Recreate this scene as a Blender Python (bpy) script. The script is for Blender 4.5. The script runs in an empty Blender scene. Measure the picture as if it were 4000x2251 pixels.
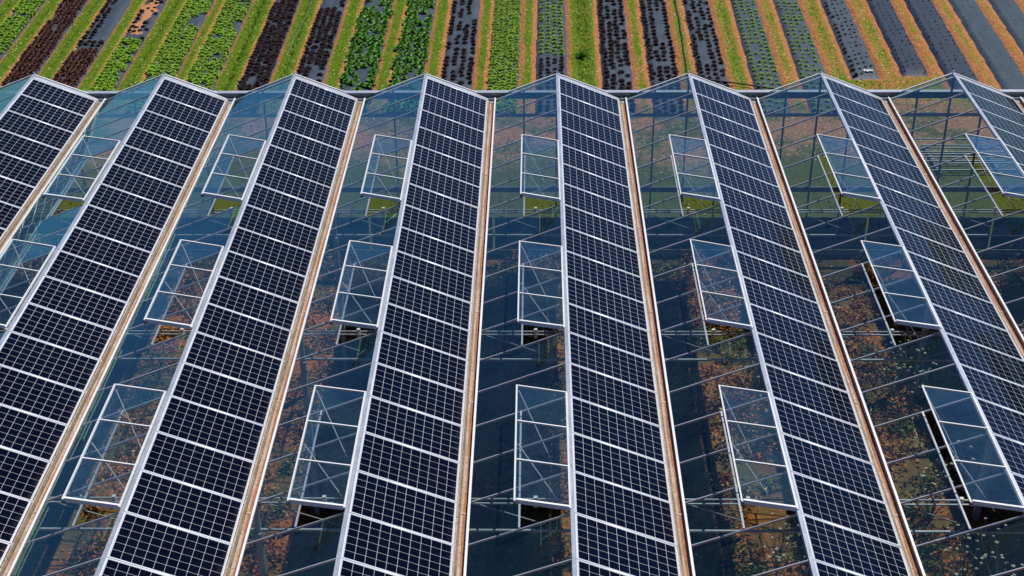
import bpy, math, random
import numpy as np
from mathutils import Matrix, Vector
random.seed(7); rng = np.random.default_rng(7)
S = bpy.context.scene
COL = S.collection
# ------------------------------------------------------------------ camera
RZ = 5.15                       # height of the ridges above the ground
FPX, PITCH, YAW, ROLL = 5560.53, 0.524309, -0.0188347, -0.0088499
CAM = Vector((-0.54864, -33.69157, 13.36229 + RZ))
W = 3.32945                     # width of one greenhouse span
P = 1.012                       # spacing of panels and glazing bars
cd = bpy.data.cameras.new('camera'); cam = bpy.data.objects.new('camera', cd); COL.objects.link(cam)
fw = Vector((math.sin(YAW)*math.cos(PITCH), math.cos(YAW)*math.cos(PITCH), -math.sin(PITCH)))
r0 = Vector((math.cos(YAW), -math.sin(YAW), 0)); u0 = r0.cross(fw)
rr = r0*math.cos(ROLL)+u0*math.sin(ROLL); uu = -r0*math.sin(ROLL)+u0*math.cos(ROLL)
m = Matrix((rr, uu, -fw)).transposed().to_4x4(); m.translation = CAM
cam.matrix_world = m
cd.sensor_width = 36; cd.lens = 36*FPX/4000; cd.clip_end = 5000; cd.clip_start = .1
S.camera = cam
# ------------------------------------------------------------------ sky and sun
SUN = Vector((.40, .36, 1)).normalized()
elev = math.asin(SUN.z); azim = math.atan2(SUN.x, SUN.y)
wd = bpy.data.worlds.new("World"); S.world = wd; wd.use_nodes = True
nt = wd.node_tree; bg = nt.nodes['Background']
sky = nt.nodes.new('ShaderNodeTexSky'); sky.sky_type = 'NISHITA'; sky.sun_disc = False
sky.sun_elevation = elev; sky.sun_rotation = azim; sky.air_density = 1.0; sky.dust_density = 0.2; sky.ozone_density = 2.0
hs = nt.nodes.new('ShaderNodeHueSaturation'); hs.inputs['Saturation'].default_value = 1.05
tn = nt.nodes.new('ShaderNodeMix'); tn.data_type = 'RGBA'; tn.blend_type = 'MULTIPLY'; tn.inputs[0].default_value = 1
tn.inputs[7].default_value = (.38, .66, 1.12, 1)
nt.links.new(sky.outputs[0], hs.inputs['Color']); nt.links.new(hs.outputs[0], tn.inputs[6])
nt.links.new(tn.outputs[2], bg.inputs[0]); bg.inputs[1].default_value = 0.055
sl = bpy.data.lights.new('sun', 'SUN'); sl.energy = 4.8; sl.angle = math.radians(.5); sl.color = (1, .93, .83)
so = bpy.data.objects.new('sun', sl); COL.objects.link(so)
so.rotation_euler = SUN.to_track_quat('Z', 'Y').to_euler(); so.location = (20, 20, 40)
S.view_settings.view_transform = 'Standard'; S.view_settings.look = 'None'
S.view_settings.exposure = 0.0; S.view_settings.gamma = 1
S.cycles.max_bounces = 10; S.cycles.transparent_max_bounces = 24; S.cycles.caustics_reflective = False
S.cycles.caustics_refractive = False; S.cycles.use_denoising = True

# ------------------------------------------------------------------ helpers
def tag(o, label=None, cat=None, group=None, kind=None):
    if label: o['label'] = label
    if cat: o['category'] = cat
    if group: o['group'] = group
    if kind: o['kind'] = kind
    return o
def empty(name, loc=(0, 0, 0)):
    o = bpy.data.objects.new(name, None); COL.objects.link(o); o.location = loc
    o.empty_display_size = .2
    return o
class MB:
    def __init__(s): s.v = []; s.f = []; s.c = []
    def face(s, *pts, c=None):
        n = len(s.v); s.v += [tuple(p) for p in pts]; s.f.append(tuple(range(n, n+len(pts)))); s.c.append(c)
    def hexa(s, p):             # 8 corners: bottom 4 then top 4
        n = len(s.v); s.v += [tuple(q) for q in p]
        for f in ((0, 3, 2, 1), (4, 5, 6, 7), (0, 1, 5, 4), (1, 2, 6, 5), (2, 3, 7, 6), (3, 0, 4, 7)):
            s.f.append(tuple(n+i for i in f)); s.c.append(None)
    def box(s, x0, x1, y0, y1, z0, z1):
        s.hexa([(x0, y0, z0), (x1, y0, z0), (x1, y1, z0), (x0, y1, z0), (x0, y0, z1), (x1, y0, z1), (x1, y1, z1), (x0, y1, z1)])
    def bar(s, a, b, w, h, up=(0, 0, 1)):
        a = Vector(a); b = Vector(b); d = (b-a).normalized(); up = Vector(up)
        sd = d.cross(up)
        if sd.length < 1e-4: sd = d.cross(Vector((0, 1, 0)))
        sd.normalize(); u = sd.cross(d)
        sd *= w/2; u *= h/2
        s.hexa([a-sd-u, a+sd-u, b+sd-u, b-sd-u, a-sd+u, a+sd+u, b+sd+u, b-sd+u])
    def tube(s, pts, r, n=8):
        pts = [Vector(p) for p in pts]; base = len(s.v)
        for i, p in enumerate(pts):
            d = (pts[min(i+1, len(pts)-1)]-pts[max(i-1, 0)]).normalized()
            a = d.cross(Vector((0, 0, 1)));
            if a.length < 1e-3: a = Vector((1, 0, 0))
            a.normalize(); b = a.cross(d)
            rad = r[i] if isinstance(r, (list, tuple)) else r
            for k in range(n):
                t = 2*math.pi*k/n; s.v.append(tuple(p+a*math.cos(t)*rad+b*math.sin(t)*rad))
        for i in range(len(pts)-1):
            for k in range(n):
                s.f.append((base+i*n+k, base+i*n+(k+1) % n, base+(i+1)*n+(k+1) % n, base+(i+1)*n+k)); s.c.append(None)
        s.f.append(tuple(base+k for k in range(n))[::-1]); s.c.append(None)
        s.f.append(tuple(base+(len(pts)-1)*n+k for k in range(n))); s.c.append(None)
    def mesh(s, name, mat, smooth=False, colors=False):
        me = bpy.data.meshes.new(name); me.from_pydata(s.v, [], s.f); me.materials.append(mat)
        if colors:
            at = me.color_attributes.new('tone', 'FLOAT_COLOR', 'CORNER')
            arr = []
            for f, c in zip(s.f, s.c):
                arr += list((c or (1, 1, 1))+(1,))*len(f)
            at.data.foreach_set('color', arr)
        if smooth: me.polygons.foreach_set('use_smooth', [True]*len(me.polygons))
        me.update(); return me
    def build(s, name, mat, parent=None, **k):
        o = bpy.data.objects.new(name, s.mesh(name, mat, **k)); COL.objects.link(o)
        if parent: o.parent = parent
        return o
def inst(name, me, parent=None, loc=(0, 0, 0)):
    o = bpy.data.objects.new(name, me); COL.objects.link(o); o.location = loc
    if parent: o.parent = parent
    return o

# ------------------------------------------------------------------ node helpers
class NT:
    def __init__(s, name):
        s.m = bpy.data.materials.new(name); s.m.use_nodes = True; s.t = s.m.node_tree
        s.t.nodes.clear(); s.out = s.n('ShaderNodeOutputMaterial')
    def n(s, typ, **k):
        nd = s.t.nodes.new(typ)
        for a, b in k.items(): setattr(nd, a, b)
        return nd
    def l(s, a, b): s.t.links.new(a, b)
    def set(s, inp, v):
        if hasattr(v, 'links') or isinstance(v, bpy.types.NodeSocket): s.l(v, inp)
        else: inp.default_value = v
    def math(s, op, a, b=None, c=None, clamp=False):
        nd = s.n('ShaderNodeMath', operation=op, use_clamp=clamp); s.set(nd.inputs[0], a)
        if b is not None: s.set(nd.inputs[1], b)
        if c is not None: s.set(nd.inputs[2], c)
        return nd.outputs[0]
    def mix(s, f, a, b):
        nd = s.n('ShaderNodeMix', data_type='RGBA'); s.set(nd.inputs[0], f)
        s.set(nd.inputs[6], a if not isinstance(a, tuple) else a+(1,)*(4-len(a)))
        s.set(nd.inputs[7], b if not isinstance(b, tuple) else b+(1,)*(4-len(b)))
        return nd.outputs[2]
    def noise(s, vec, scale, detail=4, rough=.55, out='Fac'):
        nd = s.n('ShaderNodeTexNoise'); nd.inputs['Scale'].default_value = scale
        nd.inputs['Detail'].default_value = detail; nd.inputs['Roughness'].default_value = rough
        if vec is not None: s.l(vec, nd.inputs['Vector'])
        return nd.outputs[out]
    def ramp(s, f, stops, interp='LINEAR'):
        nd = s.n('ShaderNodeValToRGB'); cr = nd.color_ramp; cr.interpolation = interp
        while len(cr.elements) > 1: cr.elements.remove(cr.elements[-1])
        for i, (p, c) in enumerate(stops):
            e = cr.elements[0] if i == 0 else cr.elements.new(p)
            e.position = p; e.color = tuple(c)+(1,) if len(c) == 3 else c
        s.l(f, nd.inputs[0]); return nd.outputs[0]
    def smooth(s, v, a, b):
        nd = s.n('ShaderNodeMapRange', interpolation_type='SMOOTHSTEP'); s.set(nd.inputs[0], v)
        nd.inputs[1].default_value = a; nd.inputs[2].default_value = b
        return nd.outputs[0]
    def bsdf(s, color, rough=.6, metal=0, spec=.5, bump=None, bs=.3, bd=.02, **k):
        nd = s.n('ShaderNodeBsdfPrincipled')
        s.set(nd.inputs['Base Color'], color if not isinstance(color, tuple) else color+(1,)*(4-len(color)))
        s.set(nd.inputs['Roughness'], rough); s.set(nd.inputs['Metallic'], metal)
        nd.inputs['Specular IOR Level'].default_value = spec
        for a, b in k.items(): s.set(nd.inputs[a], b)
        if bump is not None:
            b = s.n('ShaderNodeBump'); b.inputs['Strength'].default_value = bs; b.inputs['Distance'].default_value = bd
            s.l(bump, b.inputs['Height']); s.l(b.outputs[0], nd.inputs['Normal'])
        return nd.outputs[0]
    def done(s, sh): s.l(sh, s.out.inputs[0]); return s.m
    def obj(s): return s.n('ShaderNodeTexCoord').outputs['Object']
    def pos(s): return s.n('ShaderNodeNewGeometry').outputs['Position']
    def xyz(s, v):
        nd = s.n('ShaderNodeSeparateXYZ'); s.l(v, nd.inputs[0]); return nd.outputs

def metal(name, col, rough=.4, met=.3, var=.15, scale=3):
    t = NT(name); p = t.pos(); n = t.noise(p, scale, 5, .6); n2 = t.noise(p, scale*14, 3, .6)
    f = t.math('MULTIPLY_ADD', n2, .5, t.math('MULTIPLY', n, .5))
    c = t.mix(t.smooth(f, .35, .65), tuple(x*(1-var) for x in col), tuple(min(1, x*(1+var*.5)) for x in col))
    return t.done(t.bsdf(c, rough, met, .5))
def glass(name, base=.065, tint=(.82, .90, .90), dirt_haze=.016, rough=.015, top=2.1, gc=(.56, .96, .92)):
    t = NT(name)
    lw = t.n('ShaderNodeLayerWeight'); lw.inputs[0].default_value = .5
    f5 = t.math('POWER', lw.outputs['Facing'], 4.4)
    R = t.math('MULTIPLY_ADD', f5, top, base, clamp=True)
    tr = t.n('ShaderNodeBsdfTransparent'); tr.inputs[0].default_value = tint+(1,)
    gl = t.n('ShaderNodeBsdfGlossy'); gl.inputs['Roughness'].default_value = rough
    gl.inputs['Color'].default_value = gc+(1,)
    p = t.pos(); n = t.noise(p, 1.3, 6, .65); n2 = t.noise(p, 9, 4, .6)
    b = t.n('ShaderNodeBump'); b.inputs['Strength'].default_value = .03; b.inputs['Distance'].default_value = .02
    t.l(t.noise(p, .8, 2, .5), b.inputs['Height']); t.l(b.outputs[0], gl.inputs['Normal'])
    mx = t.n('ShaderNodeMixShader'); t.l(R, mx.inputs[0]); t.l(tr.outputs[0], mx.inputs[1]); t.l(gl.outputs[0], mx.inputs[2])
    df = t.n('ShaderNodeBsdfDiffuse'); df.inputs[0].default_value = (.26, .52, .56, 1)  # dust film tinted teal, so its colour also paints a haze over the panes
    d = t.math('MULTIPLY', t.smooth(t.math('MULTIPLY_ADD', n2, .35, n), .45, .85), dirt_haze)
    d = t.math('ADD', d, dirt_haze*.25)
    m2 = t.n('ShaderNodeMixShader'); t.l(d, m2.inputs[0]); t.l(mx.outputs[0], m2.inputs[1]); t.l(df.outputs[0], m2.inputs[2])
    return t.done(m2.outputs[0])

M_ALU = metal('aluminium', (.62, .66, .72), .38, .55)
M_CAP = metal('ridge_metal', (.50, .56, .66), .42, .45, .25)
M_WHITE = metal('white_profile', (.82, .84, .86), .35, .1, .1)
M_FRAME = metal('panel_frame_metal', (.80, .84, .92), .28, .35, .06)
M_RAIL = metal('polished_rail', (.84, .86, .91), .36, .35, .05)
M_GALV = metal('galvanised_steel', (.42, .47, .50), .45, .4, .3)
M_DARKST = metal('weathered_steel', (.20, .23, .25), .55, .2, .3)
M_VENTF = metal('vent_frame_metal', (.80, .81, .80), .35, .25, .12)
M_RUBBER = metal('black_rubber', (.02, .02, .022), .6, 0)
M_GLASS = glass('roof_glass')
M_VGLASS = glass('vent_glass', base=.15, dirt_haze=.035, gc=(.60, .96, .94))
M_WGLASS = glass('wall_glass', base=.05, dirt_haze=.03)
t = NT('gutter_metal'); p = t.pos(); x = t.xyz(p)
n = t.noise(p, 2.2, 6, .65); n2 = t.noise(p, 22, 4, .6)
c = t.mix(t.smooth(n, .35, .62), (.44, .29, .20), (.50, .40, .33))
c = t.mix(t.math('MULTIPLY', t.smooth(n2, .50, .66), .75), c, (.24, .12, .06))
n5 = t.noise(p, .7, 4, .6)
c = t.mix(t.math('MULTIPLY', t.smooth(n5, .5, .7), .45), c, (.20, .14, .09))
M_GUT = t.done(t.bsdf(c, .65, 0, .3))
M_LIP = metal('stained_lip', (.20, .18, .13), .7, 0, .5, 2)
t = NT('gutter_silt'); p = t.pos(); n = t.noise(p, 9, 6, .7)
M_SILT = t.done(t.bsdf(t.mix(t.smooth(n, .35, .65), (.42, .17, .07), (.23, .10, .05)), .9, bump=n))
t = NT('concrete'); p = t.pos(); n = t.noise(p, 8, 6, .7)
M_CONC = t.done(t.bsdf(t.mix(n, (.36, .30, .25), (.55, .48, .40)), .9, bump=n))

# solar cells: 10 x 6 monocrystalline cells with white lines, diamonds and busbars
t = NT('solar_cells'); X = t.xyz(t.obj())
u = t.math('DIVIDE', t.math('SUBTRACT', X[0], .0325), .1585)
v = t.math('DIVIDE', t.math('SUBTRACT', t.math('MULTIPLY', X[1], -1), .0205), .1585)
fu = t.math('ABSOLUTE', t.math('SUBTRACT', t.math('FRACT', u), .5)); fv = t.math('ABSOLUTE', t.math('SUBTRACT', t.math('FRACT', v), .5))
ln = t.math('MAXIMUM', t.math('GREATER_THAN', fu, .4855), t.math('MULTIPLY', t.math('GREATER_THAN', fv, .477), .55))
dia = t.math('GREATER_THAN', t.math('ADD', fu, fv), .945)
def outside(a, hi): return t.math('MAXIMUM', t.math('LESS_THAN', a, 0.0), t.math('GREATER_THAN', a, hi))
white = t.math('MAXIMUM', t.math('MAXIMUM', ln, dia), t.math('MAXIMUM', outside(u, 10.0), outside(v, 6.0)))
bb = t.math('GREATER_THAN', t.math('ABSOLUTE', t.math('SUBTRACT', t.math('FRACT', t.math('MULTIPLY', v, 5)), .5)), .47)
cell = t.n('ShaderNodeCombineXYZ'); t.l(t.math('FLOOR', u), cell.inputs[0]); t.l(t.math('FLOOR', v), cell.inputs[1])
oi = t.n('ShaderNodeObjectInfo'); t.l(t.math('MULTIPLY', oi.outputs['Random'], 91), cell.inputs[2])
wn = t.n('ShaderNodeTexWhiteNoise'); t.l(cell.outputs[0], wn.inputs[0])
cc = t.mix(wn.outputs[0], (.0002, .0004, .002), (.0006, .0010, .0055))
cc = t.mix(t.math('MULTIPLY', oi.outputs['Random'], .5), cc, (.0008, .0018, .0075))
cc = t.mix(t.math('MULTIPLY', bb, .35), cc, (.06, .065, .09))
wv = t.math('MULTIPLY_ADD', oi.outputs['Random'], .16, .84)
c = t.mix(t.math('MULTIPLY', white, wv), cc, (.58, .63, .70))
dn = t.noise(t.pos(), .9, 5, .6)
c = t.mix(t.math('MULTIPLY', t.smooth(dn, .5, .8), .006), c, (.4, .36, .3))
grime = t.math('MULTIPLY', t.smooth(X[0], 1.50, 1.65), t.smooth(t.noise(t.pos(), 6, 4, .6), .35, .75))
c = t.mix(t.math('MULTIPLY', grime, .10), c, (.30, .22, .15))
M_CELL = t.done(t.bsdf(c, .10, 0, .32, **{'Specular Tint': (.22, .52, 1, 1)}))

# ------------------------------------------------------------------ ground, beds and paths
# film-covered beds at y=21: left edge, right edge, near end
BEDS = [(-24.6, -23.55, 9.5), (-22.9, -21.95, 9.5), (-21.15, -20.2, 9.5), (-19.47, -18.47, 9.5), (-17.71, -16.72, 9.5), (-16.15, -15.3, 9.5), (-14.48, -13.40, 9.5),
        (-12.92, -11.85, 9.5), (-10.95, -9.96, 9.5), (-9.09, -8.06, 9.5), (-7.38, -6.20, 9.5), (-5.60, -4.49, 9.5),
        (-3.86, -2.72, 9.5), (-2.17, -1.09, 9.5), (-.49, .65, 9.5), (1.87, 2.97, 9.3), (3.56, 4.62, 9.3),
        (5.29, 6.34, 9.3), (7.17, 8.22, 9.6), (8.87, 9.90, 9.6), (10.74, 11.76, 12.75), (12.55, 13.53, 12.95),
        (14.05, 15.18, 11.3), (15.80, 16.89, 10.8), (17.36, 18.44, 13.4), (19.0, 20.1, 11), (20.7, 21.8, 11)]
YT = 34.0
def slope(xc): return .008+.0028*xc
def bedx(x, y, xc): return x+slope(xc)*(y-21)
def hnoise(x, y, k=1.0, ph=0.0):
    return (np.sin(x*5.1*k+ph)*np.sin(y*4.3*k+1.7+ph)+.6*np.sin(x*11.3*k+2.1*y*k+ph)*np.sin(y*9.1*k-3.3*x*k)+.4*np.sin(x*23*k+ph)*np.sin(y*19*k+x*3))/2
# whole terrain: one sheet with a fine middle
xs = np.concatenate([[-1500, -300, -80], np.arange(-27, 24.01, .075), [80, 300, 1500]])
ys = np.concatenate([[-1500, -300, -60, -30], np.arange(-20, 7.9, .4), np.arange(8, 24.01, .09), np.arange(24.5, 36, .8), [80, 300, 3000]])
GX, GY = np.meshgrid(xs, ys)
edge = np.full(GX.shape, 9.0)
for (a, b, e) in BEDS:
    xc = (a+b)/2; xx = GX-slope(xc)*(GY-21)
    d = np.maximum(np.maximum(a-xx, xx-b), e-GY); edge = np.minimum(edge, d)
infield = ((GX > -27) & (GX < 24) & (GY > 8) & (GY < 30)).astype(float)
rough = .018*hnoise(GX, GY, 1.3)+.012*hnoise(GX+3, GY, 3.1, 1)
ridge = np.where((edge > 0.02) & (edge < .5), np.sin(np.clip(edge/.42, 0, 1)*math.pi)*.05, 0)
crumb = np.where((GX > 11.2) & (GX < 12.9) & (edge > 0), .10*np.abs(hnoise(GX, GY, 2.7, 2)), 0)
GZ = infield*(rough+ridge+crumb)*(edge > 0)
GZ = np.where((infield > 0) & (edge <= 0), -.03, GZ)
nx, ny = len(xs), len(ys)
me = bpy.data.meshes.new('ground')
V = np.stack([GX, GY, GZ], -1).reshape(-1, 3)
ii = (np.arange(ny-1)[:, None]*nx+np.arange(nx-1)[None]).ravel()
F = np.stack([ii, ii+1, ii+1+nx, ii+nx], -1)
me.from_pydata(V.tolist(), [], F.tolist())
at = me.attributes.new('edge', 'FLOAT', 'POINT'); at.data.foreach_set('value', np.clip(edge, 0, 2).ravel())
me.polygons.foreach_set('use_smooth', [True]*len(me.polygons))
t = NT('soil_and_grass'); p = t.pos(); X = t.xyz(p)
ed = t.n('ShaderNodeAttribute', attribute_name='edge').outputs['Fac']
n1 = t.noise(p, .55, 5, .6); n2 = t.noise(p, 4.5, 6, .7); n3 = t.noise(p, 17, 5, .75); n4 = t.noise(p, 2.0, 5, .65)
soil = t.mix(t.smooth(n3, .38, .62), (.20, .075, .022), (.50, .225, .09))
soil = t.mix(t.math('MULTIPLY', t.smooth(n4, .45, .7), .6), soil, (.40, .18, .07))
dry = t.mix(t.smooth(n3, .35, .65), (.13, .10, .018), (.34, .25, .05))
grn = t.mix(t.smooth(n3, .35, .65), (.03, .085, .004), (.16, .25, .012))
# grass grows toward the middle of each path and thickens toward the left of the field
gx = t.n('ShaderNodeMapRange'); t.l(X[0], gx.inputs[0]); gx.inputs[1].default_value = -11; gx.inputs[2].default_value = 13
gx.inputs[3].default_value = .30; gx.inputs[4].default_value = -.30
cov = t.math('ADD', t.math('ADD', gx.outputs[0], t.math('MULTIPLY', t.math('SUBTRACT', n2, .5), 1.3)), t.math('MULTIPLY', t.math('SUBTRACT', n1, .5), 1.0))
cov = t.math('ADD', cov, t.math('MULTIPLY', t.smooth(ed, .04, .24), .72))
field = t.mix(t.smooth(cov, .22, .42), soil, dry)
field = t.mix(t.smooth(cov, .42, .70), field, grn)
# inside the greenhouse and along its wall: red earth with dry weeds
cin = t.math('ADD', t.math('MULTIPLY', t.math('SUBTRACT', n2, .5), 1.6), t.math('MULTIPLY', t.math('SUBTRACT', n1, .5), 2.4))
wide = t.noise(p, .28, 3, .5)
cin = t.math('ADD', cin, t.math('MULTIPLY', t.math('SUBTRACT', wide, .5), 1.5))
inn = t.mix(t.smooth(cin, -.3, .0), t.mix(t.smooth(n3, .4, .65), (.20, .065, .018), (.52, .19, .055)), t.mix(n3, (.07, .045, .018), (.24, .13, .05)))
cin = t.math('ADD', cin, t.math('MULTIPLY', t.smooth(X[1], -4.5, 0.0), .5))
inn = t.mix(t.math('MULTIPLY', t.smooth(cin, .15, .6), .9), inn, t.mix(n3, (.03, .04, .012), (.13, .12, .035)))
cin2 = t.math('ADD', t.math('MULTIPLY', cin, 1.1), t.math('MULTIPLY_ADD', t.smooth(t.math('ADD', X[1], t.math('MULTIPLY', t.math('SUBTRACT', n1, .5), 9.0)), 7.5, 3.0), .9, -.55))
soil2 = t.mix(.25, soil, (.34, .24, .17))
out2 = t.mix(t.smooth(cin2, -.2, .1), soil2, t.mix(n3, (.10, .085, .03), (.26, .20, .085)))
out2 = t.mix(t.smooth(cin2, .0, .4), out2, t.mix(n3, (.03, .052, .008), (.13, .14, .02)))
col = t.mix(t.smooth(X[1], 9.0, 11.5), out2, field)
col = t.mix(t.math('LESS_THAN', X[1], .2), col, inn)
vo = t.n('ShaderNodeTexVoronoi'); vo.inputs['Scale'].default_value = 5.5; t.l(p, vo.inputs['Vector'])
st = t.math('MULTIPLY', t.math('GREATER_THAN', X[1], 6.0), t.math('LESS_THAN', vo.outputs['Distance'], .16))
st = t.math('MULTIPLY', st, t.math('GREATER_THAN', n2, .47))
col = t.mix(st, col, (.66, .52, .34))
M_SOIL = t.done(t.bsdf(col, .95, 0, .15, bump=t.math('MULTIPLY_ADD', n3, .6, n2), bs=.8, bd=.05))
me.materials.append(M_SOIL)
g = inst('ground', me); tag(g, kind='structure')

def film_mat(name, a, b, rough=.42):
    t = NT(name); p = t.pos(); X = t.xyz(p)
    mp = t.n('ShaderNodeMapping'); mp.inputs['Scale'].default_value = (2.2, .8, 1); t.l(p, mp.inputs[0])
    n = t.noise(mp.outputs[0], 1.6, 5, .6); n2 = t.noise(mp.outputs[0], 9, 5, .65)
    c = t.mix(t.smooth(n, .3, .7), a, b)
    c = t.mix(t.math('MULTIPLY', t.smooth(n2, .55, .75), .35), c, (.16, .145, .135))
    return t.done(t.bsdf(c, rough, 0, .5, bump=n2, bs=.5, bd=.03))
M_FILM = film_mat('grey_mulch_film', (.026, .044, .064), (.048, .070, .098), .5)
M_FILMN = film_mat('navy_mulch_film', (.005, .015, .036), (.010, .026, .055), .5)
M_FILMT = film_mat('slate_mulch_film', (.022, .044, .060), (.038, .064, .082), .45)
BEDNAMES = ['beyond the left edge of the photo, farther one', 'just beyond the left edge of the photo', 'at the far left, green clumps', 'of loose red-brown lettuce at the left',
            'of dark lettuce turning red-brown, second brown bed from the left', 'with a bare orange earth patch and dark heads at its far end', 'densely filled with bright green lettuce, left one',
            'densely filled with bright green lettuce, right one', 'of near-black lettuce, leftmost black one', 'of near-black lettuce, second black one from the left',
            'full of glossy leafy greens, left one', 'full of glossy leafy greens, right one', 'of near-black lettuce right of the leafy greens',
            'crowded with green lettuce beside the half green half black bed', 'with four green rows ending in near-black heads', 'of near-black lettuce right of the wide bare path',
            'of near-black lettuce left of the black hose', 'of near-black lettuce right of the black hose', 'with spaced green lettuce, left one', 'with spaced green lettuce, right one',
            'with sparse dark heads and white plastic scrap', 'in navy film with an exposed near end', 'in navy film with tiny dark seedlings', 'in slate film with pinprick seedlings',
            'in slate film at the far right', 'beyond the right edge of the photo, nearer', 'beyond the right edge of the photo, farther']
for i, (a, b, e) in enumerate(BEDS):
    xc = (a+b)/2; yy = np.arange(e, YT, .15); mb = MB(); cols = 13
    w = b-a; ph = rng.uniform(0, 9)
    for j, y in enumerate(yy):
        for k in range(cols):
            s = k/(cols-1); x = a+w*s+ (.018*math.sin(y*3.1+ph)+.012*math.sin(y*7.7+ph*2))*(1 if k in (0, cols-1) else .4)
            z = .075*min(1, math.sin(math.pi*s)*2.2)+.006*math.sin(x*31+y*5+ph)+.005*math.sin(y*17+x*9)-.012
            if k in (0, cols-1): z = -.035
            if j < 4: z = -.035+(z+.035)*(j/4)**.6
            mb.v.append((bedx(x, y, xc), y, z))
    for j in range(len(yy)-1):
        for k in range(cols-1):
            q = j*cols+k; mb.f.append((q, q+1, q+1+cols, q+cols)); mb.c.append(None)
    mat = M_FILMN if i in (21, 22) else (M_FILMT if i >= 23 else M_FILM)
    o = mb.build('planting_bed', mat, smooth=True)
    tag(o, 'film-covered planting bed '+BEDNAMES[i], 'planting bed', 'film-covered planting beds in the field')

# ------------------------------------------------------------------ crops
def leafmat(name, a, b, rough=.5, spec=.3, tr=0):
    t = NT(name); p = t.pos(); n = t.noise(p, 7, 3, .6); n2 = t.noise(p, 60, 2, .6)
    oi = t.n('ShaderNodeObjectInfo')
    f = t.math('ADD', t.math('MULTIPLY', n, .6), t.math('MULTIPLY', n2, .45))
    c = t.mix(t.smooth(f, .3, .72), a, b)
    return t.done(t.bsdf(c, rough, 0, spec))
M_GREEN = leafmat('green_leaf', (.08, .20, .003), (.27, .47, .012))
M_GREEN2 = leafmat('deep_green_leaf', (.025, .13, .005), (.12, .32, .016), .35)
M_DARK = leafmat('dark_red_leaf', (.006, .002, .004), (.022, .006, .009), .55, .25)
M_BROWN = leafmat('red_brown_leaf', (.035, .014, .009), (.13, .045, .03), .6)
M_GRASS = leafmat('grass_blade', (.04, .10, .004), (.18, .27, .015), .7)
def rosette(n, R, H, seed, up=.8, wf=1.0):
    r = random.Random(seed); mb = MB()
    for k in range(n):
        t0 = k/n; az = k*2.39996+r.uniform(-.3, .3)
        L = R*(1.0-.55*t0)*r.uniform(.85, 1.12); tilt = .25+1.0*t0*up+r.uniform(-.1, .1)
        wd_ = L*.62*wf*r.uniform(.85, 1.2); base = Vector((0, 0, .01+H*.35*t0))
        d = Vector((math.cos(az), math.sin(az), 0)); sd = Vector((-d.y, d.x, 0))
        rows = []
        for q, (s, ww, cu) in enumerate(((0, .25, 0), (.45, .9, .05), (.8, 1.0, .03), (1.0, .5, -.10))):
            c = base+d*(L*s*math.cos(tilt))+Vector((0, 0, 1))*(L*s*math.sin(tilt)+L*cu)
            wv = wd_*ww/2; z1 = L*.10*r.uniform(-1, 1.2); z2 = L*.10*r.uniform(-1, 1.2)
            rows.append((c-sd*wv+Vector((0, 0, z1)), c+Vector((0, 0, -L*.05)), c+sd*wv+Vector((0, 0, z2))))
        for q in range(3):
            a, b = rows[q], rows[q+1]
            mb.face(a[0], a[1], b[1], b[0]); mb.face(a[1], a[2], b[2], b[1])
    return mb
def dome(R, H, seed):            # dense head core so that no film shows through
    r = random.Random(seed); mb = MB(); n = 9; ring = []
    for q, (rr_, hh) in enumerate(((1, .0), (.9, .5), (.55, .85))):
        for k in range(n):
            a = 2*math.pi*k/n+q*.3; rad = R*rr_*r.uniform(.85, 1.12)
            mb.v.append((math.cos(a)*rad, math.sin(a)*rad, H*hh*r.uniform(.9, 1.1)))
    mb.v.append((0, 0, H))
    for q in range(2):
        for k in range(n):
            mb.f.append((q*n+k, q*n+(k+1) % n, (q+1)*n+(k+1) % n, (q+1)*n+k)); mb.c.append(None)
    for k in range(n): mb.f.append((2*n+k, 2*n+(k+1) % n, 3*n)); mb.c.append(None)
    return mb
def join(*ms):
    o = MB()
    for m_ in ms:
        n = len(o.v); o.v += m_.v; o.f += [tuple(i+n for i in f) for f in m_.f]; o.c += m_.c
    return o
protos = {}
def proto(kind):
    if kind not in protos:
        L = []
        for s in range(4):
            if kind == 'green': mb = join(rosette(22, .105, .09, s), dome(.06, .07, s)); mt = M_GREEN
            elif kind == 'dark': mb = join(rosette(24, .125, .10, 10+s), dome(.08, .085, s)); mt = M_DARK
            elif kind == 'brown': mb = join(rosette(18, .12, .09, 20+s, 1.1, .8), dome(.05, .05, s)); mt = M_BROWN
            elif kind == 'leafy': mb = rosette(26, .19, .12, 30+s, 1.2, .85); mt = M_GREEN2
            elif kind == 'tiny': mb = join(rosette(9, .05, .05, 40+s), dome(.022, .02, s)); mt = M_DARK
            L.append((mb, mb.mesh(kind+'_plant', mt, smooth=False)))
        protos[kind] = L
    return protos[kind]
plants = []                      # kind, bed index, x, y, scale
def rows_of(i, kind, nr, dy, y0, y1, sc=(.85, 1.15), miss=.05, inset=.13, jit=.02, gapf=None):
    a, b, e = BEDS[i]; xc = (a+b)/2
    for r in range(nr):
        x = a+inset+(b-a-2*inset)*r/(nr-1); y = y0+rng.uniform(0, dy)
        while y < y1:
            if rng.random() > miss and (gapf is None or not gapf(x-a, y)):
                plants.append((kind, i, bedx(x+rng.normal(0, jit), y, xc), y+rng.normal(0, jit), rng.uniform(*sc)))
            y += dy*rng.uniform(.93, 1.07)
Y1 = 22.6
patch = lambda i, th: (lambda x, y: hnoise(x*.55+i*3.7, y*.22+i, .8) > th)
for i in (1, 2): rows_of(i, 'green', 4, .31, 9.7, Y1, (1.3, 1.75), .04, gapf=patch(i, .45))
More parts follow.
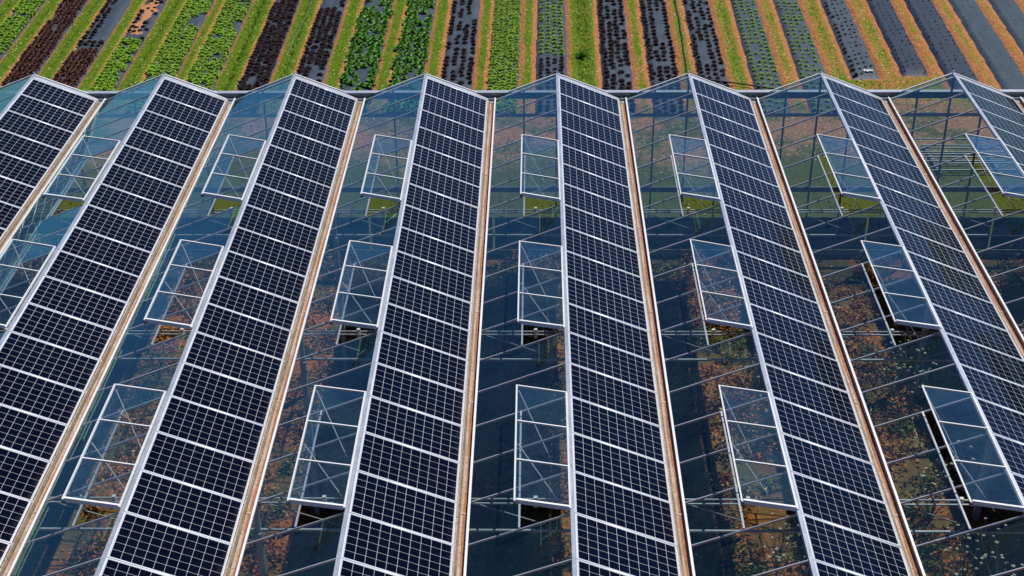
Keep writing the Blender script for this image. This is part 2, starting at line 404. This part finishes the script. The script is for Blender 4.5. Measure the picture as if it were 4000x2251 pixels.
rows_of(3, 'brown', 5, .25, 9.7, Y1, (1.1, 1.6), .04, gapf=patch(3, .42)); rows_of(4, 'brown', 5, .25, 9.7, 15.6, (1.1, 1.6), .04, gapf=patch(4, .42))
rows_of(4, 'dark', 4, .33, 15.8, Y1, (.8, 1.15), .1, gapf=lambda x, y: x > .5 and y > 16.6)
rows_of(5, 'green', 4, .29, 9.7, 16.6, (1.3, 1.7), .05, gapf=patch(5, .45))
rows_of(5, 'dark', 4, .45, 16.8, Y1, (.75, 1.1), .35)
for i in (6, 7): rows_of(i, 'green', 4, .30, 9.7, Y1, (1.35, 1.75), .03, gapf=patch(i, .48))
rows_of(8, 'dark', 4, .29, 9.7, Y1, (1.1, 1.45), .05, gapf=patch(8, .45))
rows_of(9, 'dark', 4, .31, 9.7, Y1, (1.0, 1.4), .06, gapf=patch(9, .36))
for i in (10, 11): rows_of(i, 'leafy', 4, .28, 9.7, Y1, (.8, 1.15), .03, gapf=patch(i, .45), jit=.05)
rows_of(12, 'dark', 4, .36, 9.7, Y1, (.9, 1.2), .08, gapf=patch(12, .4))
rows_of(13, 'green', 5, .28, 9.7, Y1, (1.15, 1.45), .01)
rows_of(14, 'green', 4, .375, 15.0, Y1, (1.0, 1.25), .01, inset=.2); rows_of(14, 'dark', 4, .33, 9.7, 14.8, (.8, 1.0), .02, inset=.2)
rows_of(15, 'dark', 4, .38, 9.6, Y1, (.95, 1.25), .04, inset=.16)
rows_of(16, 'dark', 4, .38, 9.6, Y1, (.85, 1.2), .04, gapf=lambda x, y: .5 < x < .78 and 16.2 < y < 19.8)
rows_of(17, 'dark', 4, .38, 9.6, Y1, (.8, 1.15), .07, gapf=lambda x, y: .3 < x < .6 and 14.2 < y < 16.2)
rows_of(18, 'green', 4, .40, 9.8, Y1, (.75, 1.1), .08, inset=.18)
rows_of(19, 'green', 4, .40, 9.8, Y1, (.7, 1.05), .12, inset=.18)
rows_of(20, 'dark', 2, .42, 13.0, Y1, (.55, .9), .05, inset=.16, gapf=lambda x, y: x > .5)
rows_of(20, 'dark', 4, .43, 13.0, Y1, (.35, .6), .25, inset=.2, gapf=lambda x, y: x < .3)
for i in (21, 22): rows_of(i, 'tiny', 4, .40, BEDS[i][2]+.15, Y1, (.6, 1.3), .12, inset=.16)
for i in (23, 24): rows_of(i, 'tiny', 4, .42, BEDS[i][2]+.2, Y1, (.3, .7), .15, inset=.16)
CAPTION = {('green', 1): 'green lettuce clump in the bed just beyond the left photo edge', ('green', 2): 'green lettuce clump in the far left bed',
           ('green', 5): 'green lettuce in the near part of the bed with a bare orange patch',
           ('green', 6): 'bright green lettuce in the left one of the two dense green beds', ('green', 7): 'bright green lettuce in the right one of the two dense green beds',
           ('green', 13): 'green lettuce in the crowded bed left of the half black bed', ('green', 14): 'green lettuce in the bed whose near end is black',
           ('green', 18): 'spaced green lettuce in the left one of two thin green beds', ('green', 19): 'spaced green lettuce in the right one of two thin green beds',
           ('dark', 4): 'dark lettuce in the far end of the second brown bed', ('dark', 5): 'dark lettuce around the bare orange earth patch',
           ('dark', 8): 'near-black lettuce in the leftmost full black bed', ('dark', 9): 'near-black lettuce in the second full black bed from the left',
           ('dark', 12): 'near-black lettuce in the bed right of the leafy greens', ('dark', 14): 'near-black lettuce at the near end of a green bed',
           ('dark', 15): 'near-black lettuce in the bed right of the wide bare path', ('dark', 16): 'near-black lettuce in the bed left of the black hose',
           ('dark', 17): 'near-black lettuce in the bed right of the black hose', ('dark', 20): 'dark lettuce on the sparse bed with white plastic scrap',
           ('tiny', 21): 'dark seedling on the short navy film bed', ('tiny', 22): 'dark seedling on the long navy film bed',
           ('tiny', 23): 'tiny seedling on the wide slate film bed', ('tiny', 24): 'tiny seedling on the far right slate bed'}
NAMES = {'green': ('green_lettuce', 'lettuce'), 'dark': ('dark_lettuce', 'lettuce'), 'tiny': ('seedling', 'seedling')}
def project(pt):
    d = Vector(pt)-CAM; z = d.dot(fw); return 2000+FPX*d.dot(rr)/z, 1125.5-FPX*d.dot(uu)/z
def stuff_of(lst, name, label, cat, mat):
    vs = []; fs = []; n = 0
    for (kind, i, x, y, s) in lst:
        mb, _ = random.choice(proto(kind)); a = rng.uniform(0, 6.28); ca, sa = math.cos(a)*s, math.sin(a)*s
        v_ = np.array(mb.v); o = np.stack([v_[:, 0]*ca-v_[:, 1]*sa+x, v_[:, 0]*sa+v_[:, 1]*ca+y, v_[:, 2]*s+.055], -1)
        vs.append(o); fs += [tuple(q+n for q in f) for f in mb.f]; n += len(o)
    if not vs: return
    me = bpy.data.meshes.new(name); me.from_pydata(np.concatenate(vs).tolist(), [], fs); me.materials.append(mat)
    tag(inst(name, me), label, cat, kind='stuff')
for kind in ('green', 'dark', 'tiny', 'leafy', 'brown'):
    lst = [p_ for p_ in plants if p_[0] == kind]
    if kind == 'leafy':
        for i in (10, 11): stuff_of([p_ for p_ in lst if p_[1] == i], 'leafy_greens', 'mass of glossy leafy greens filling the '+('left' if i == 10 else 'right')+' one of two leafy beds', 'greens', M_GREEN2)
        continue
    if kind == 'brown':
        for i in (3, 4): stuff_of([p_ for p_ in lst if p_[1] == i], 'red_brown_lettuce', ('loose red-brown lettuce covering the leftmost brown bed' if i == 3 else 'loose red-brown lettuce at the near end of the second brown bed'), 'lettuce', M_BROWN)
        continue
    ok = []; rest = []
    for p_ in lst:
        px, py = project((p_[2], p_[3], .1))
        # roof hides the ground below the saw-tooth line
        hid = py > 292 and abs(((p_[2]*0+px-2175+514*20) % 514)-257) < 257 and py > 290+75*(1-abs(((px-2175+5140) % 514)-257)/257)*0+68
        (ok if (-8 < px < 4008 and py > -6 and not hid) else rest).append(p_)
    ok.sort(key=lambda q: q[3]); rest += ok[298:]; ok = ok[:298]
    nm, cat = NAMES[kind]
    for (k_, i, x, y, s) in ok:
        _, me_ = random.choice(proto(kind)); o = inst(nm, me_, None, (x, y, .055)); o.scale = (s, s, s); o.rotation_euler.z = rng.uniform(0, 6.28)
        tag(o, CAPTION[(kind, i)], cat, CAPTION[(kind, i)]+'s')
    stuff_of(rest, nm+'_rows', {'green': 'farther green lettuce heads filling the rest of the green rows', 'dark': 'farther near-black lettuce heads filling the rest of the dark rows', 'tiny': 'farther seedlings dotted over the navy and slate film beds'}[kind], cat,
             {'green': M_GREEN, 'dark': M_DARK, 'tiny': M_DARK}[kind])

# grass blades on the paths (nobody could count it)
def blades(n, fx, name, label, mat, h=(.03, .08), w=.012):
    vs = np.empty((n*3, 3)); k = 0
    while k < n:
        x, y = fx()
        if x is None: continue
        a = rng.uniform(0, 6.28); H = rng.uniform(*h); lx, ly = rng.normal(0, H*.5, 2); ww = w*rng.uniform(.7, 1.6)
        vs[3*k] = (x-ww*math.cos(a), y-ww*math.sin(a), -.005); vs[3*k+1] = (x+ww*math.cos(a), y+ww*math.sin(a), -.005)
        vs[3*k+2] = (x+lx, y+ly, H+.02); k += 1
    me = bpy.data.meshes.new(name); me.from_pydata(vs.tolist(), [], np.arange(n*3).reshape(-1, 3).tolist()); me.materials.append(mat)
    return tag(inst(name, me), label, 'grass', kind='stuff')
def fx_path():
    x = rng.uniform(-24, 14) if rng.random() < .8 else rng.uniform(-24, -1); y = rng.uniform(9.5, 23)
    if rng.random() > max(.12, min(1, .75-.045*x)): return None, None
    d = 9
    for (a, b, e) in BEDS:
        xc = (a+b)/2; q = x-slope(xc)*(y-21)
        if y > e: d = min(d, max(a-q, q-b))
    if d < .09+.1*rng.random(): return None, None
    return x, y
blades(42000, fx_path, 'grass', 'short green grass growing along the paths between the beds', M_GRASS)

# bare earth washed over one bed
mb = MB(); n_ = 40; xc = -15.72
for k in range(n_+1):
    y = 17.2+5.6*k/n_; wl = -16.0+.10*math.sin(y*2.7)+.07*math.sin(y*6.1); wr = -15.55+.12*math.sin(y*1.9+1)+.06*math.sin(y*7.3)
    if k in (0,): wl, wr = -15.8, -15.7
    for q in range(7):
        s_ = q/6; x = wl+(wr-wl)*s_; mb.v.append((bedx(x, y, xc), y, .055+.035*math.sin(math.pi*s_)+.008*math.sin(x*40+y*13)))
for k in range(n_):
    for q in range(6): a_ = k*7+q; mb.f.append((a_, a_+1, a_+8, a_+7)); mb.c.append(None)
t = NT('orange_earth'); n = t.noise(t.pos(), 12, 5, .7)
tag(mb.build('earth_patch', t.done(t.bsdf(t.mix(t.smooth(n, .35, .65), (.30, .12, .045), (.52, .25, .12)), .95, bump=n)), smooth=True), kind='structure')
# hoses, weed tuft and plastic scrap lying in the field
def ground_at(px, py, z=0.0):
    d = fw+rr*((px-2000)/FPX)-uu*((py-1125.5)/FPX); t_ = (z-CAM.z)/d.z; return CAM+d*t_
def hose(pix, r, mat, label, z=.04):
    mb = MB(); pts = [ground_at(x, y, z) for x, y in pix]; fine = []
    for i in range(len(pts)-1):
        for k in range(8): fine.append(pts[i].lerp(pts[i+1], k/8))
    fine.append(pts[-1]); fine = [Vector((p_.x+.008*math.sin(i*.9), p_.y, z)) for i, p_ in enumerate(fine)]
    tag(mb.build('hose', mat, tube_smooth := None, smooth=True) if False else mb_tube(mb, fine, r, mat), label, 'hose')
def mb_tube(mb, pts, r, mat):
    mb.tube(pts, r, 8); return mb.build('hose', mat, smooth=True)
hose([(2620, -160), (2635, 0), (2653, 80), (2665, 160), (2682, 280), (2700, 380)], .028, M_RUBBER, 'black hose running down the path between two near-black lettuce beds', .07)
hose([(2690, 285), (2777, 313), (2850, 322), (2912, 330), (3000, 344), (3080, 352), (3200, 360)], .028, M_RUBBER, 'black hose lying across the beds just behind the greenhouse wall', .13)
M_PALE = metal('pale_hose_plastic', (.2, .25, .2), .5, 0)
hose([(1225, -60), (1217, 0), (1203, 50), (1160, 130), (1120, 217)], .009, M_PALE, 'thin pale drip line on the grass path between two near-black beds', .06)
tuft = rosette(60, .30, .25, 99, 1.25, .25); o = tuft.build('weed_tuft', M_GREEN2); o.location = ground_at(2270, 228, 0); o.location.z = 0
tag(o, 'dark green weed tuft alone on the wide bare path', 'weed')
mb = MB(); c0 = ground_at(3392, 275, .1)
for k in range(7):
    for q in range(4): mb.v.append((c0.x-.17+k*.055, c0.y-.10+q*.06+.03*math.sin(k*2), .09+.025*abs(math.sin(k*1.7+q*2.3))))
for k in range(6):
    for q in range(3): n_ = k*4+q; mb.f.append((n_, n_+4, n_+5, n_+1)); mb.c.append(None)
o = mb.build('plastic_scrap', metal('white_plastic', (.5, .5, .45), .6, 0)); tag(o, 'crumpled white plastic scrap on the sparse dark lettuce bed', 'plastic scrap')

# ------------------------------------------------------------------ greenhouse
J0, J1 = -6, 5
NP = 22                                   # panels per row
YF, YN = .223, -NP*P-.2                   # far gable and near end
ZR, GXR, GXL = RZ, 1.575, -1.575          # ridge height, gutter edges relative to ridge
DG = .62                                   # rise
gh = empty('greenhouse', (0, 0, 0))
tag(gh, 'long multi-span glass greenhouse with saw-tooth roof, seen from above', 'greenhouse')
KS = DG/1.57
def gp(j, xr, y, off=0): return (W*j+xr, y, ZR-abs(xr)*KS+off)     # a point on the roof planes
VENTS = [(4, 7), (9, 12), (14, 17), (19, 22)]
XO = -.785                                # lower bar of the vent opening
for j in range(J0, J1+1):
    X0 = W*j; near = True
    # left slope glass, pane by pane, leaving the vent openings free
    mb = MB()
    for i in range(-1, NP):
        ya = YF-.02 if i < 0 else -i*P; yb = -(i+1)*P if i >= 0 else 0
        ov = any(a <= i < b for a, b in VENTS)
        tilt = rng.normal(0, .003); tl2 = rng.normal(0, .005)
        xa = XO if ov else -.02
        mb.face(gp(j, GXL, ya, tilt), gp(j, GXL, yb, -tilt), gp(j, xa, yb, -tilt+tl2), gp(j, xa, ya, tilt+tl2))
    gl = mb.build('roof_glass', M_GLASS, gh)
    if j == J0:
        mb = MB(); mb.bar(gp(0, GXL+.01, 0, -.008), gp(0, -.02, 0, -.008), .02, .032, (.37, 0, .93)); ME_BAR = mb.mesh('glazing_bar', M_ALU)
        mb = MB(); mb.bar(gp(0, .03, 0, -.034), gp(0, GXR, 0, -.034), .06, .05, (.37, 0, .93)); mb.tube([gp(0, .03, 0, 0), gp(0, GXR, 0, 0)], .0095, 10); ME_RAIL = mb.mesh('panel_rail', M_RAIL, smooth=True)  # round bead added along each rail to catch sun glints
    for i in range(0, NP+1): inst('glazing_bar', ME_BAR, gl, (X0, -i*P, 0))
    # right slope: aluminium rails that carry the panels, and the end flashing
    mb = MB(); mb.hexa([gp(j, .03, .03, -.03), gp(j, GXR, .03, -.03), gp(j, GXR, YF-.03, -.03), gp(j, .03, YF-.03, -.03), gp(j, .03, .03, .0), gp(j, GXR, .03, .0), gp(j, GXR, YF-.03, .0), gp(j, .03, YF-.03, .0)])
    fl = mb.build('end_flashing', M_ALU, gh)
    for i in range(0, NP+1): inst('panel_rail', ME_RAIL, fl, (X0, -i*P, 0))
    # ridge cap: shallow inverted V with a flat crest
    mb = MB()
    prof = [(-.038, -.012), (-.028, .02), (.022, .026), (.036, .004)]
    for k in range(len(prof)-1):
        (xa, za), (xb, zb) = prof[k], prof[k+1]
        mb.hexa([(X0+xa, YN, ZR+za-.02), (X0+xb, YN, ZR+zb-.02), (X0+xb, YF+.06, ZR+zb-.02), (X0+xa, YF+.06, ZR+za-.02),
                 (X0+xa, YN, ZR+za), (X0+xb, YN, ZR+zb), (X0+xb, YF+.06, ZR+zb), (X0+xa, YF+.06, ZR+za)])
    mb.box(X0-.012, X0+.012, YF+.0, YF+.05, ZR+.028, ZR+.07)
    mb.build('ridge_cap', M_CAP, gh)
    # gutter on the right of this span
    gx0, gx1 = X0+GXR+.005, X0+W+GXL-.005; gz = ZR-DG
    mb = MB(); gyf = YF-.12
    mb.box(gx0, gx0+.012, YN, gyf, gz-.11, gz-.025); mb.box(gx1-.012, gx1, YN, gyf, gz-.11, gz-.005)
    for k in range(8): mb.box(gx0+.0125, gx1-.0125, -1.2-k*3.036-.02, -1.2-k*3.036+.02, gz-.0715, gz-.064)
    mb.box(gx0+.012, gx1-.012, YN, gyf, gz-.11, gz-.072)
    gl_ = MB(); gl_.box(gx0+.013, gx0+.048, YN+.01, gyf-.01, gz-.0715, gz-.045)
    mb.box(gx0-.012, gx0-.001, YN, gyf, gz-.04, gz-.018)
    gt = mb.build('gutter', M_GUT, gh); gl_.build('gutter_lip', M_LIP, gt)
    mb = MB(); n_ = 90
    for k in range(n_+1):
        y = YN+(gyf-YN)*k/n_; xa = gx0+.095+.012*math.sin(y*2.3+j); xb = gx0+.13+.008*math.sin(y*3.7+j*2)
        mb.v += [(xa, y, gz-.0675), (xb, y, gz-.0675)]
    for k in range(n_): mb.f.append((2*k, 2*k+1, 2*k+3, 2*k+2)); mb.c.append(None)
    mb.build('silt', M_SILT, gt)
    mb = MB(); mb.box(gx1-.010, gx1+.028, YN, YF-.05, gz-.004, gz+.018)
    mb.build('glass_edge_profile', M_WHITE, gh)
    mb = MB(); mb.box(gx0-.06, gx1+.06, YF-.11, YF-.01, gz-.08, gz+.0); mb.box(gx0-.01, gx1+.01, YF-.26, YF-.115, gz-.13, gz-.06)
    mb.build('gutter_end', M_GALV, gh)
    # gable verge trims
    mb = MB()
    mb.bar(gp(j, GXL-.01, YF, .012), gp(j, -.03, YF, .012), .035, .03, (0, 0, 1)); mb.bar(gp(j, GXL-.01, YF-.13, -.03), gp(j, -.03, YF-.13, -.03), .03, .03)
    mb.bar(gp(j, .03, YF, .012), gp(j, GXR, YF, .012), .035, .03)
    mb.build('verge_trim', M_WHITE, gh)
    # gable glass and wall glass
    mb = MB(); zt = ZR-DG-.10
    mb.face((X0+GXL, YF-.03, zt+.06), (X0+GXR, YF-.03, zt+.06), (X0+GXR, YF-.03, ZR-DG-.01), (X0, YF-.03, ZR-.02), (X0+GXL, YF-.03, ZR-DG-.01))
    mb.face((X0-W/2, YF-.03, .2), (X0+W/2, YF-.03, .2), (X0+W/2, YF-.03, zt-.09), (X0-W/2, YF-.03, zt-.09))
    mb.build('gable_glass', M_WGLASS, gh)
    for xp in (0, -.84, .84):
        mb = MB(); top = ZR-abs(xp)*KS-.06
        mb.box(X0+xp-.022, X0+xp+.022, YF-.10, YF-.045, .12, top); mb.build('wall_post', M_DARKST, gh)
    # vents: hinged on the ridge, standing open just above level
    for (a, b) in VENTS:
        ya, yb = -a*P+.0, -b*P+.0
        v = empty('roof_vent', (X0-.03, (ya+yb)/2, ZR+.06)); v.parent = gh
        L = .83; z1 = .135+rng.normal(0, .011); ax = -math.sqrt(L*L-z1*z1); h = (ya-yb)/2
        s = lambda x: (x/ax)*z1+.02
        mb = MB(); mb.face((ax, h-.02, s(ax)), (ax, -h+.02, s(ax)), (0, -h+.02, s(0)), (0, h-.02, s(0))); mb.build('glass_pane', M_VGLASS, v)
        mb = MB()
        up = Vector((-z1, 0, -ax)).normalized()
        mb.bar((ax, h, s(ax)), (ax, -h, s(ax)), .024, .04, up)
        mb.bar((0, h, s(0)), (0, -h, s(0)), .03, .03, up)
        mb.bar((ax+.016, h-.013, s(ax)+.002), (-.016, h-.013, s(0)+.002), .022, .032, up)
        mb.bar((ax+.016, -h+.02, s(ax)), (-.016, -h+.02, s(0)), .036, .075, up)
        for q in (-1, 1): mb.bar((ax+.016, q*h/3, s(ax)+.006), (-.016, q*h/3, s(0)+.006), .021, .03, up)
        mb.build('vent_frame', M_WHITE, v)
        mb = MB()
        for q in (-h, h):
            mb = MB(); mb.box(ax-.022, ax+.03, q-.03, q+.03, s(ax)-.045, s(ax)-.024); mb.build('corner_bracket', M_RUBBER, v)
        mb = MB(); mb.bar((XO+.03, h-.013, -.06+XO*KS+.012), (XO+.03, -h+.013, -.06+XO*KS+.012), .03, .035); mb.build('sill', M_ALU, v)
        for (y1, x2, y2) in ((h-.1, -.27, h-.75), (-.06, -.06, -.55)):
            mb = MB(); mb.tube([(ax+.03, y1, s(ax)-.03), (x2, y2, -.78)], .011, 6); mb.build('push_rod', M_VENTF, v)
# eave beam, rails and footing along the gable wall
XA, XB = W*J0-W/2, W*J1+W/2
mb = MB(); mb.box(XA, XB, YF-.02, YF+.10, ZR-.66, ZR-.50); mb.build('eave_beam', M_DARKST, gh)
mb = MB(); mb.box(XA, XB, YF-.03, YF+.12, ZR-.498, ZR-.482); mb.build('eave_cap', M_ALU, gh)
mb = MB(); mb.box(XA, XB, YF-.17, YF-.105, ZR-1.10, ZR-1.03); mb.build('wall_rail', M_GALV, gh)
mb = MB(); mb.box(XA, XB, YF-.17, YF-.105, ZR-3.24, ZR-3.10); mb.build('wall_rail', M_DARKST, gh)
mb = MB(); mb.box(XA, XB, YF-.12, YF-.02, -.05, .10); mb.build('footing', M_CONC, gh)
M_SKIRT = metal('dark_skirt_sheet', (.045, .052, .055), .7, 0, .35, 2)
for j in range(J0, J1+1):
    mb = MB(); n_ = 16; x0_ = W*j-W/2+.03
    for k in range(n_):
        a_ = x0_+(W-.06)*k/n_; b_ = x0_+(W-.06)*(k+1)/n_; d_ = .012*(k % 2)
        mb.box(a_, b_, YF+.0-d_, YF+.02-d_, .11, 1.08)
    mb.build('skirt_panel', M_SKIRT, gh)
# trusses across the spans
for yt in (-5.93, -10.97, -15.98, -21.02):
    mb = MB(); zt, zb = ZR-.76, ZR-1.35
    mb.box(XA, XB, yt+.043, yt+.067, zt-.012, zt+.012); mb.box(XA, XB, yt-.067, yt-.043, zt-.012, zt+.012)
    mb.box(XA, XB, yt-.018, yt+.018, zb-.018, zb+.018)
    tr = mb.build('truss', M_GALV, gh)
    mb = MB(); n_ = int((XB-XA)/(W/2))
    for k in range(n_):
        xa = XA+k*W/2; a, b = ((zb, zt) if k % 2 else (zt, zb))
        mb.bar((xa+.05, yt, a), (xa+W/2-.05, yt, b), .018, .018, (0, 1, 0))
    for j in range(J0, J1+1):
        xg = W*j+W/2; mb.box(xg-.02, xg+.02, yt-.02, yt+.02, zt+.021, ZR-DG-.112)
    mb.build('web', M_DARKST, tr)
    for j in range(J0, J1+1):
        mb = MB(); mb.box(W*j-.57, W*j-.51, yt-.03, yt+.03, zt-.10, zt+.09); mb.build('shaft_bearing', M_VENTF, tr)
    for xg in (-11.63, -4.97, 1.69, 8.35, 15.0):
        mb = MB(); mb.box(xg-.05, xg+.05, yt-.08, yt+.08, 0, zb-.03); mb.box(xg-.04, xg+.04, yt-.032, yt+.032, zb-.03, zt-.022); mb.build('column', M_GALV, gh)
mb = MB()
for xq in (-.55,):
    for j in range(J0, J1+1): mb.tube([(W*j+xq, YN+.3, ZR-.70), (W*j+xq, YF-.3, ZR-.70)], .014, 6)

# ------------------------------------------------------------------ solar panels
PT = -math.atan2(-.6204, 1.5654-.0363)
PL, PW = 1.65, .992
mb = MB(); z0, z1 = -.035, .0; fr = .0115
mb.box(0, PL, -fr, 0, z0, z1); mb.box(0, PL, -PW, -PW+fr, z0, z1); mb.box(0, fr, -PW+fr, -fr, z0, z1); mb.box(PL-fr, PL, -PW+fr, -fr, z0, z1)
ME_FR = mb.mesh('panel_frame', M_FRAME)
mb = MB(); mb.box(fr, PL-fr, -PW+fr, -fr, -.030, -.0025)
ME_CE = mb.mesh('cell_sheet', M_CELL)
ORD = ['zeroth', 'first', 'second', 'third', 'fourth', 'fifth', 'sixth', 'seventh', 'eighth', 'ninth', 'tenth', 'eleventh', 'twelfth', 'thirteenth', 'fourteenth',
       'fifteenth', 'sixteenth', 'seventeenth', 'eighteenth', 'nineteenth', 'twentieth', 'twenty-first', 'twenty-second', 'twenty-third']
src = None
for j in range(J0, J1+1):
    for i in range(NP):
        pr = empty('solar_panel', (W*j+.0363, -i*P-.01, ZR+.004))
        pr.rotation_euler = (rng.normal(0, .0018), PT+rng.normal(0, .0018), 0)
        row = {-6: 'second row beyond the left photo edge', -5: 'row beyond the left photo edge', 4: 'row beyond the right photo edge', 5: 'second row beyond the right photo edge'}.get(
            j, ORD[j+5]+' panel row from the left')
        tag(pr, 'dark solar panel, '+ORD[i+1]+' from the far gable, '+row, 'solar panel', 'solar panels on the greenhouse roof')
        if src is None:
            inst('cell_sheet', ME_CE, pr); inst('panel_frame', ME_FR, pr); src = pr
        else:
            for ch in src.children:
                c = ch.copy(); COL.objects.link(c); c.parent = pr

# ------------------------------------------------------------------ inside and behind the greenhouse
def tonemat(name, rough=.8):
    t = NT(name); a = t.n('ShaderNodeAttribute', attribute_name='tone').outputs['Color']
    return t.done(t.bsdf(a, rough, 0, .2))
M_TONE = tonemat('dry_weed_leaf')
PAL = [(.16, .12, .045), (.10, .11, .03), (.05, .075, .02), (.24, .17, .09), (.17, .07, .035), (.30, .24, .15), (.12, .08, .05)]
PAL = [(.50, .17, .04), (.30, .13, .04), (.05, .10, .02), (.15, .17, .035), (.50, .38, .18), (.26, .06, .035), (.08, .09, .03), (.42, .16, .05)]
mb = MB(); ncl = 0
while ncl < 2700:
    x = rng.uniform(-17, 18); y = rng.uniform(-17, -.1)
    d1 = float(hnoise(np.array(x*.33+2), np.array(y*.25), .8))
    if rng.random() > .25+1.0*max(0, d1+.25): continue
    ncl += 1; pi_ = int(abs(float(hnoise(np.array(x*.21+5), np.array(y*.2), .8))*5+rng.normal(0, 1.5))) % len(PAL)
    R_ = rng.uniform(.12, .5); H_ = R_*rng.uniform(.5, 1.7); base = PAL[pi_]; alt = PAL[(pi_+rng.integers(1, 4)) % len(PAL)]
    for q in range(int(70+190*R_)):
        u1 = rng.normal(0, .45, 2)*R_; hh = abs(rng.normal(0, .5))*H_*max(.15, 1-(u1[0]**2+u1[1]**2)/(R_*R_)*.6)
        p_ = Vector((x+u1[0], y+u1[1], hh+.01)); k = rng.uniform(.6, 1.35); cc_ = base if rng.random() < .82 else alt
        e1 = Vector(rng.normal(0, 1, 3)); e1.z *= .4; e1.normalize(); e2 = e1.cross(Vector(rng.normal(0, 1, 3))); e2.normalize()
        l_ = rng.uniform(.025, .075); w_ = rng.uniform(.012, .032)
        mb.face(p_-e1*l_, p_-e2*w_, p_+e1*l_, p_+e2*w_, c=tuple(float(v_*k) for v_ in cc_))
tag(mb.build('weeds', M_TONE, colors=True), 'dry and green weeds covering the red earth inside the greenhouse', 'weeds', kind='stuff')
mb = MB(); cnt = 0
while cnt < 14000:
    x = rng.uniform(-20, 20); y = rng.uniform(.6, 10)
    if rng.random() > (.5+.5*hnoise(np.array(x*.5+9), np.array(y*.5), .8))**2.0: continue
    k = rng.uniform(.6, 1.5); col = tuple(float(q*k) for q in ((.08, .12, .02) if rng.random() < .6 else (.28, .22, .08)))
    H = rng.uniform(.02, .09); lx, ly = rng.normal(0, .04, 2); a = rng.uniform(0, 6.28); w_ = rng.uniform(.008, .02)
    mb.face((x-w_*math.cos(a), y-w_*math.sin(a), 0), (x+w_*math.cos(a), y+w_*math.sin(a), 0), (x+lx, y+ly, H), c=col); cnt += 1
tag(mb.build('weeds', M_TONE, colors=True), 'low weeds on the strip of earth between the greenhouse wall and the beds', 'weeds', kind='stuff')
# tall white-headed umbel plants
M_STALK = metal('dry_stalk', (.22, .20, .10), .8, 0); M_HEAD = metal('white_flower', (.45, .43, .38), .8, 0)
def umbel(seed):
    r = random.Random(seed); st = MB(); heads = []
    for k in range(r.randint(12, 18)):
        a = r.uniform(0, 6.28); l = r.uniform(.15, .55); H = r.uniform(.75, 1.35)
        top = Vector((math.cos(a)*l, math.sin(a)*l, H)); st.tube([(0, 0, 0), (top.x*.35, top.y*.35, H*.5), top], [.012, .009, .005], 5)
        hd = MB(); R_ = r.uniform(.015, .036)
        for q in range(22):
            aa = r.uniform(0, 6.28); d = R_*math.sqrt(r.random()); p_ = top+Vector((math.cos(aa)*d, math.sin(aa)*d, .02-d*.3)); e = .008
            hd.face(p_+Vector((-e, -e, 0)), p_+Vector((e, -e, .004)), p_+Vector((e, e, 0)), p_+Vector((-e, e, .004)))
        heads.append(hd)
    return st.mesh('stalk', M_STALK), [h.mesh('flower_head', M_HEAD) for h in heads]
UM = [umbel(s) for s in range(4)]
spots = [(3560, 1360), (3610, 1330), (3650, 1420), (3580, 1470), (3690, 1480), (3510, 1430), (3780, 2150), (3880, 2110), (3930, 2200), (3720, 2200), (3650, 1900), (3860, 1740), (3980, 1700), (3930, 1270), (3980, 1340), (3050, 2090), (3110, 2210), (2960, 1380), (3010, 1560), (3820, 1790)]
wh = ['leftmost', 'second', 'third', 'fourth', 'fifth', 'sixth', 'seventh', 'eighth', 'ninth', 'tenth', 'eleventh', 'twelfth', 'thirteenth', 'fourteenth', 'fifteenth', 'sixteenth', 'seventeenth', 'eighteenth', 'nineteenth', 'rightmost']
order = sorted(range(len(spots)), key=lambda k: spots[k][0])
for n_, k in enumerate(order):
    g_ = ground_at(spots[k][0], spots[k][1], 1.0); st, hs = UM[k % 4]
    e_ = empty('umbel_plant', (g_.x, g_.y, 0)); e_.rotation_euler.z = k*1.3
    inst('stalk', st, e_)
    for h in hs: inst('flower_head', h, e_)
    tag(e_, 'tall weed with white umbel heads under the roof glass, '+wh[n_]+' of twenty', 'weed', 'white-headed weeds inside the greenhouse')
# stack of grey poles behind the wall
mb_e = empty('pole_stack', (12.4, 6.0, 0)); tag(mb_e, 'stack of long grey poles lying behind the wall under the rightmost spans', 'pole stack')
for k in range(9):
    mb = MB(); y = -.9+k*.22; z = .15+.12*(k % 3); mb.tube([(-1.3+rng.uniform(-.3, .3), y, z), (1.5+rng.uniform(-.3, .3), y+rng.uniform(-.05, .05), z)], .025, 8); mb.build('pole', M_DARKST, mb_e)
mb = MB(); mb.box(-.9, -.8, -1, 1.1, 0, .11); mb.box(.9, 1.0, -1, 1.1, 0, .11); mb.build('support', M_DARKST, mb_e)
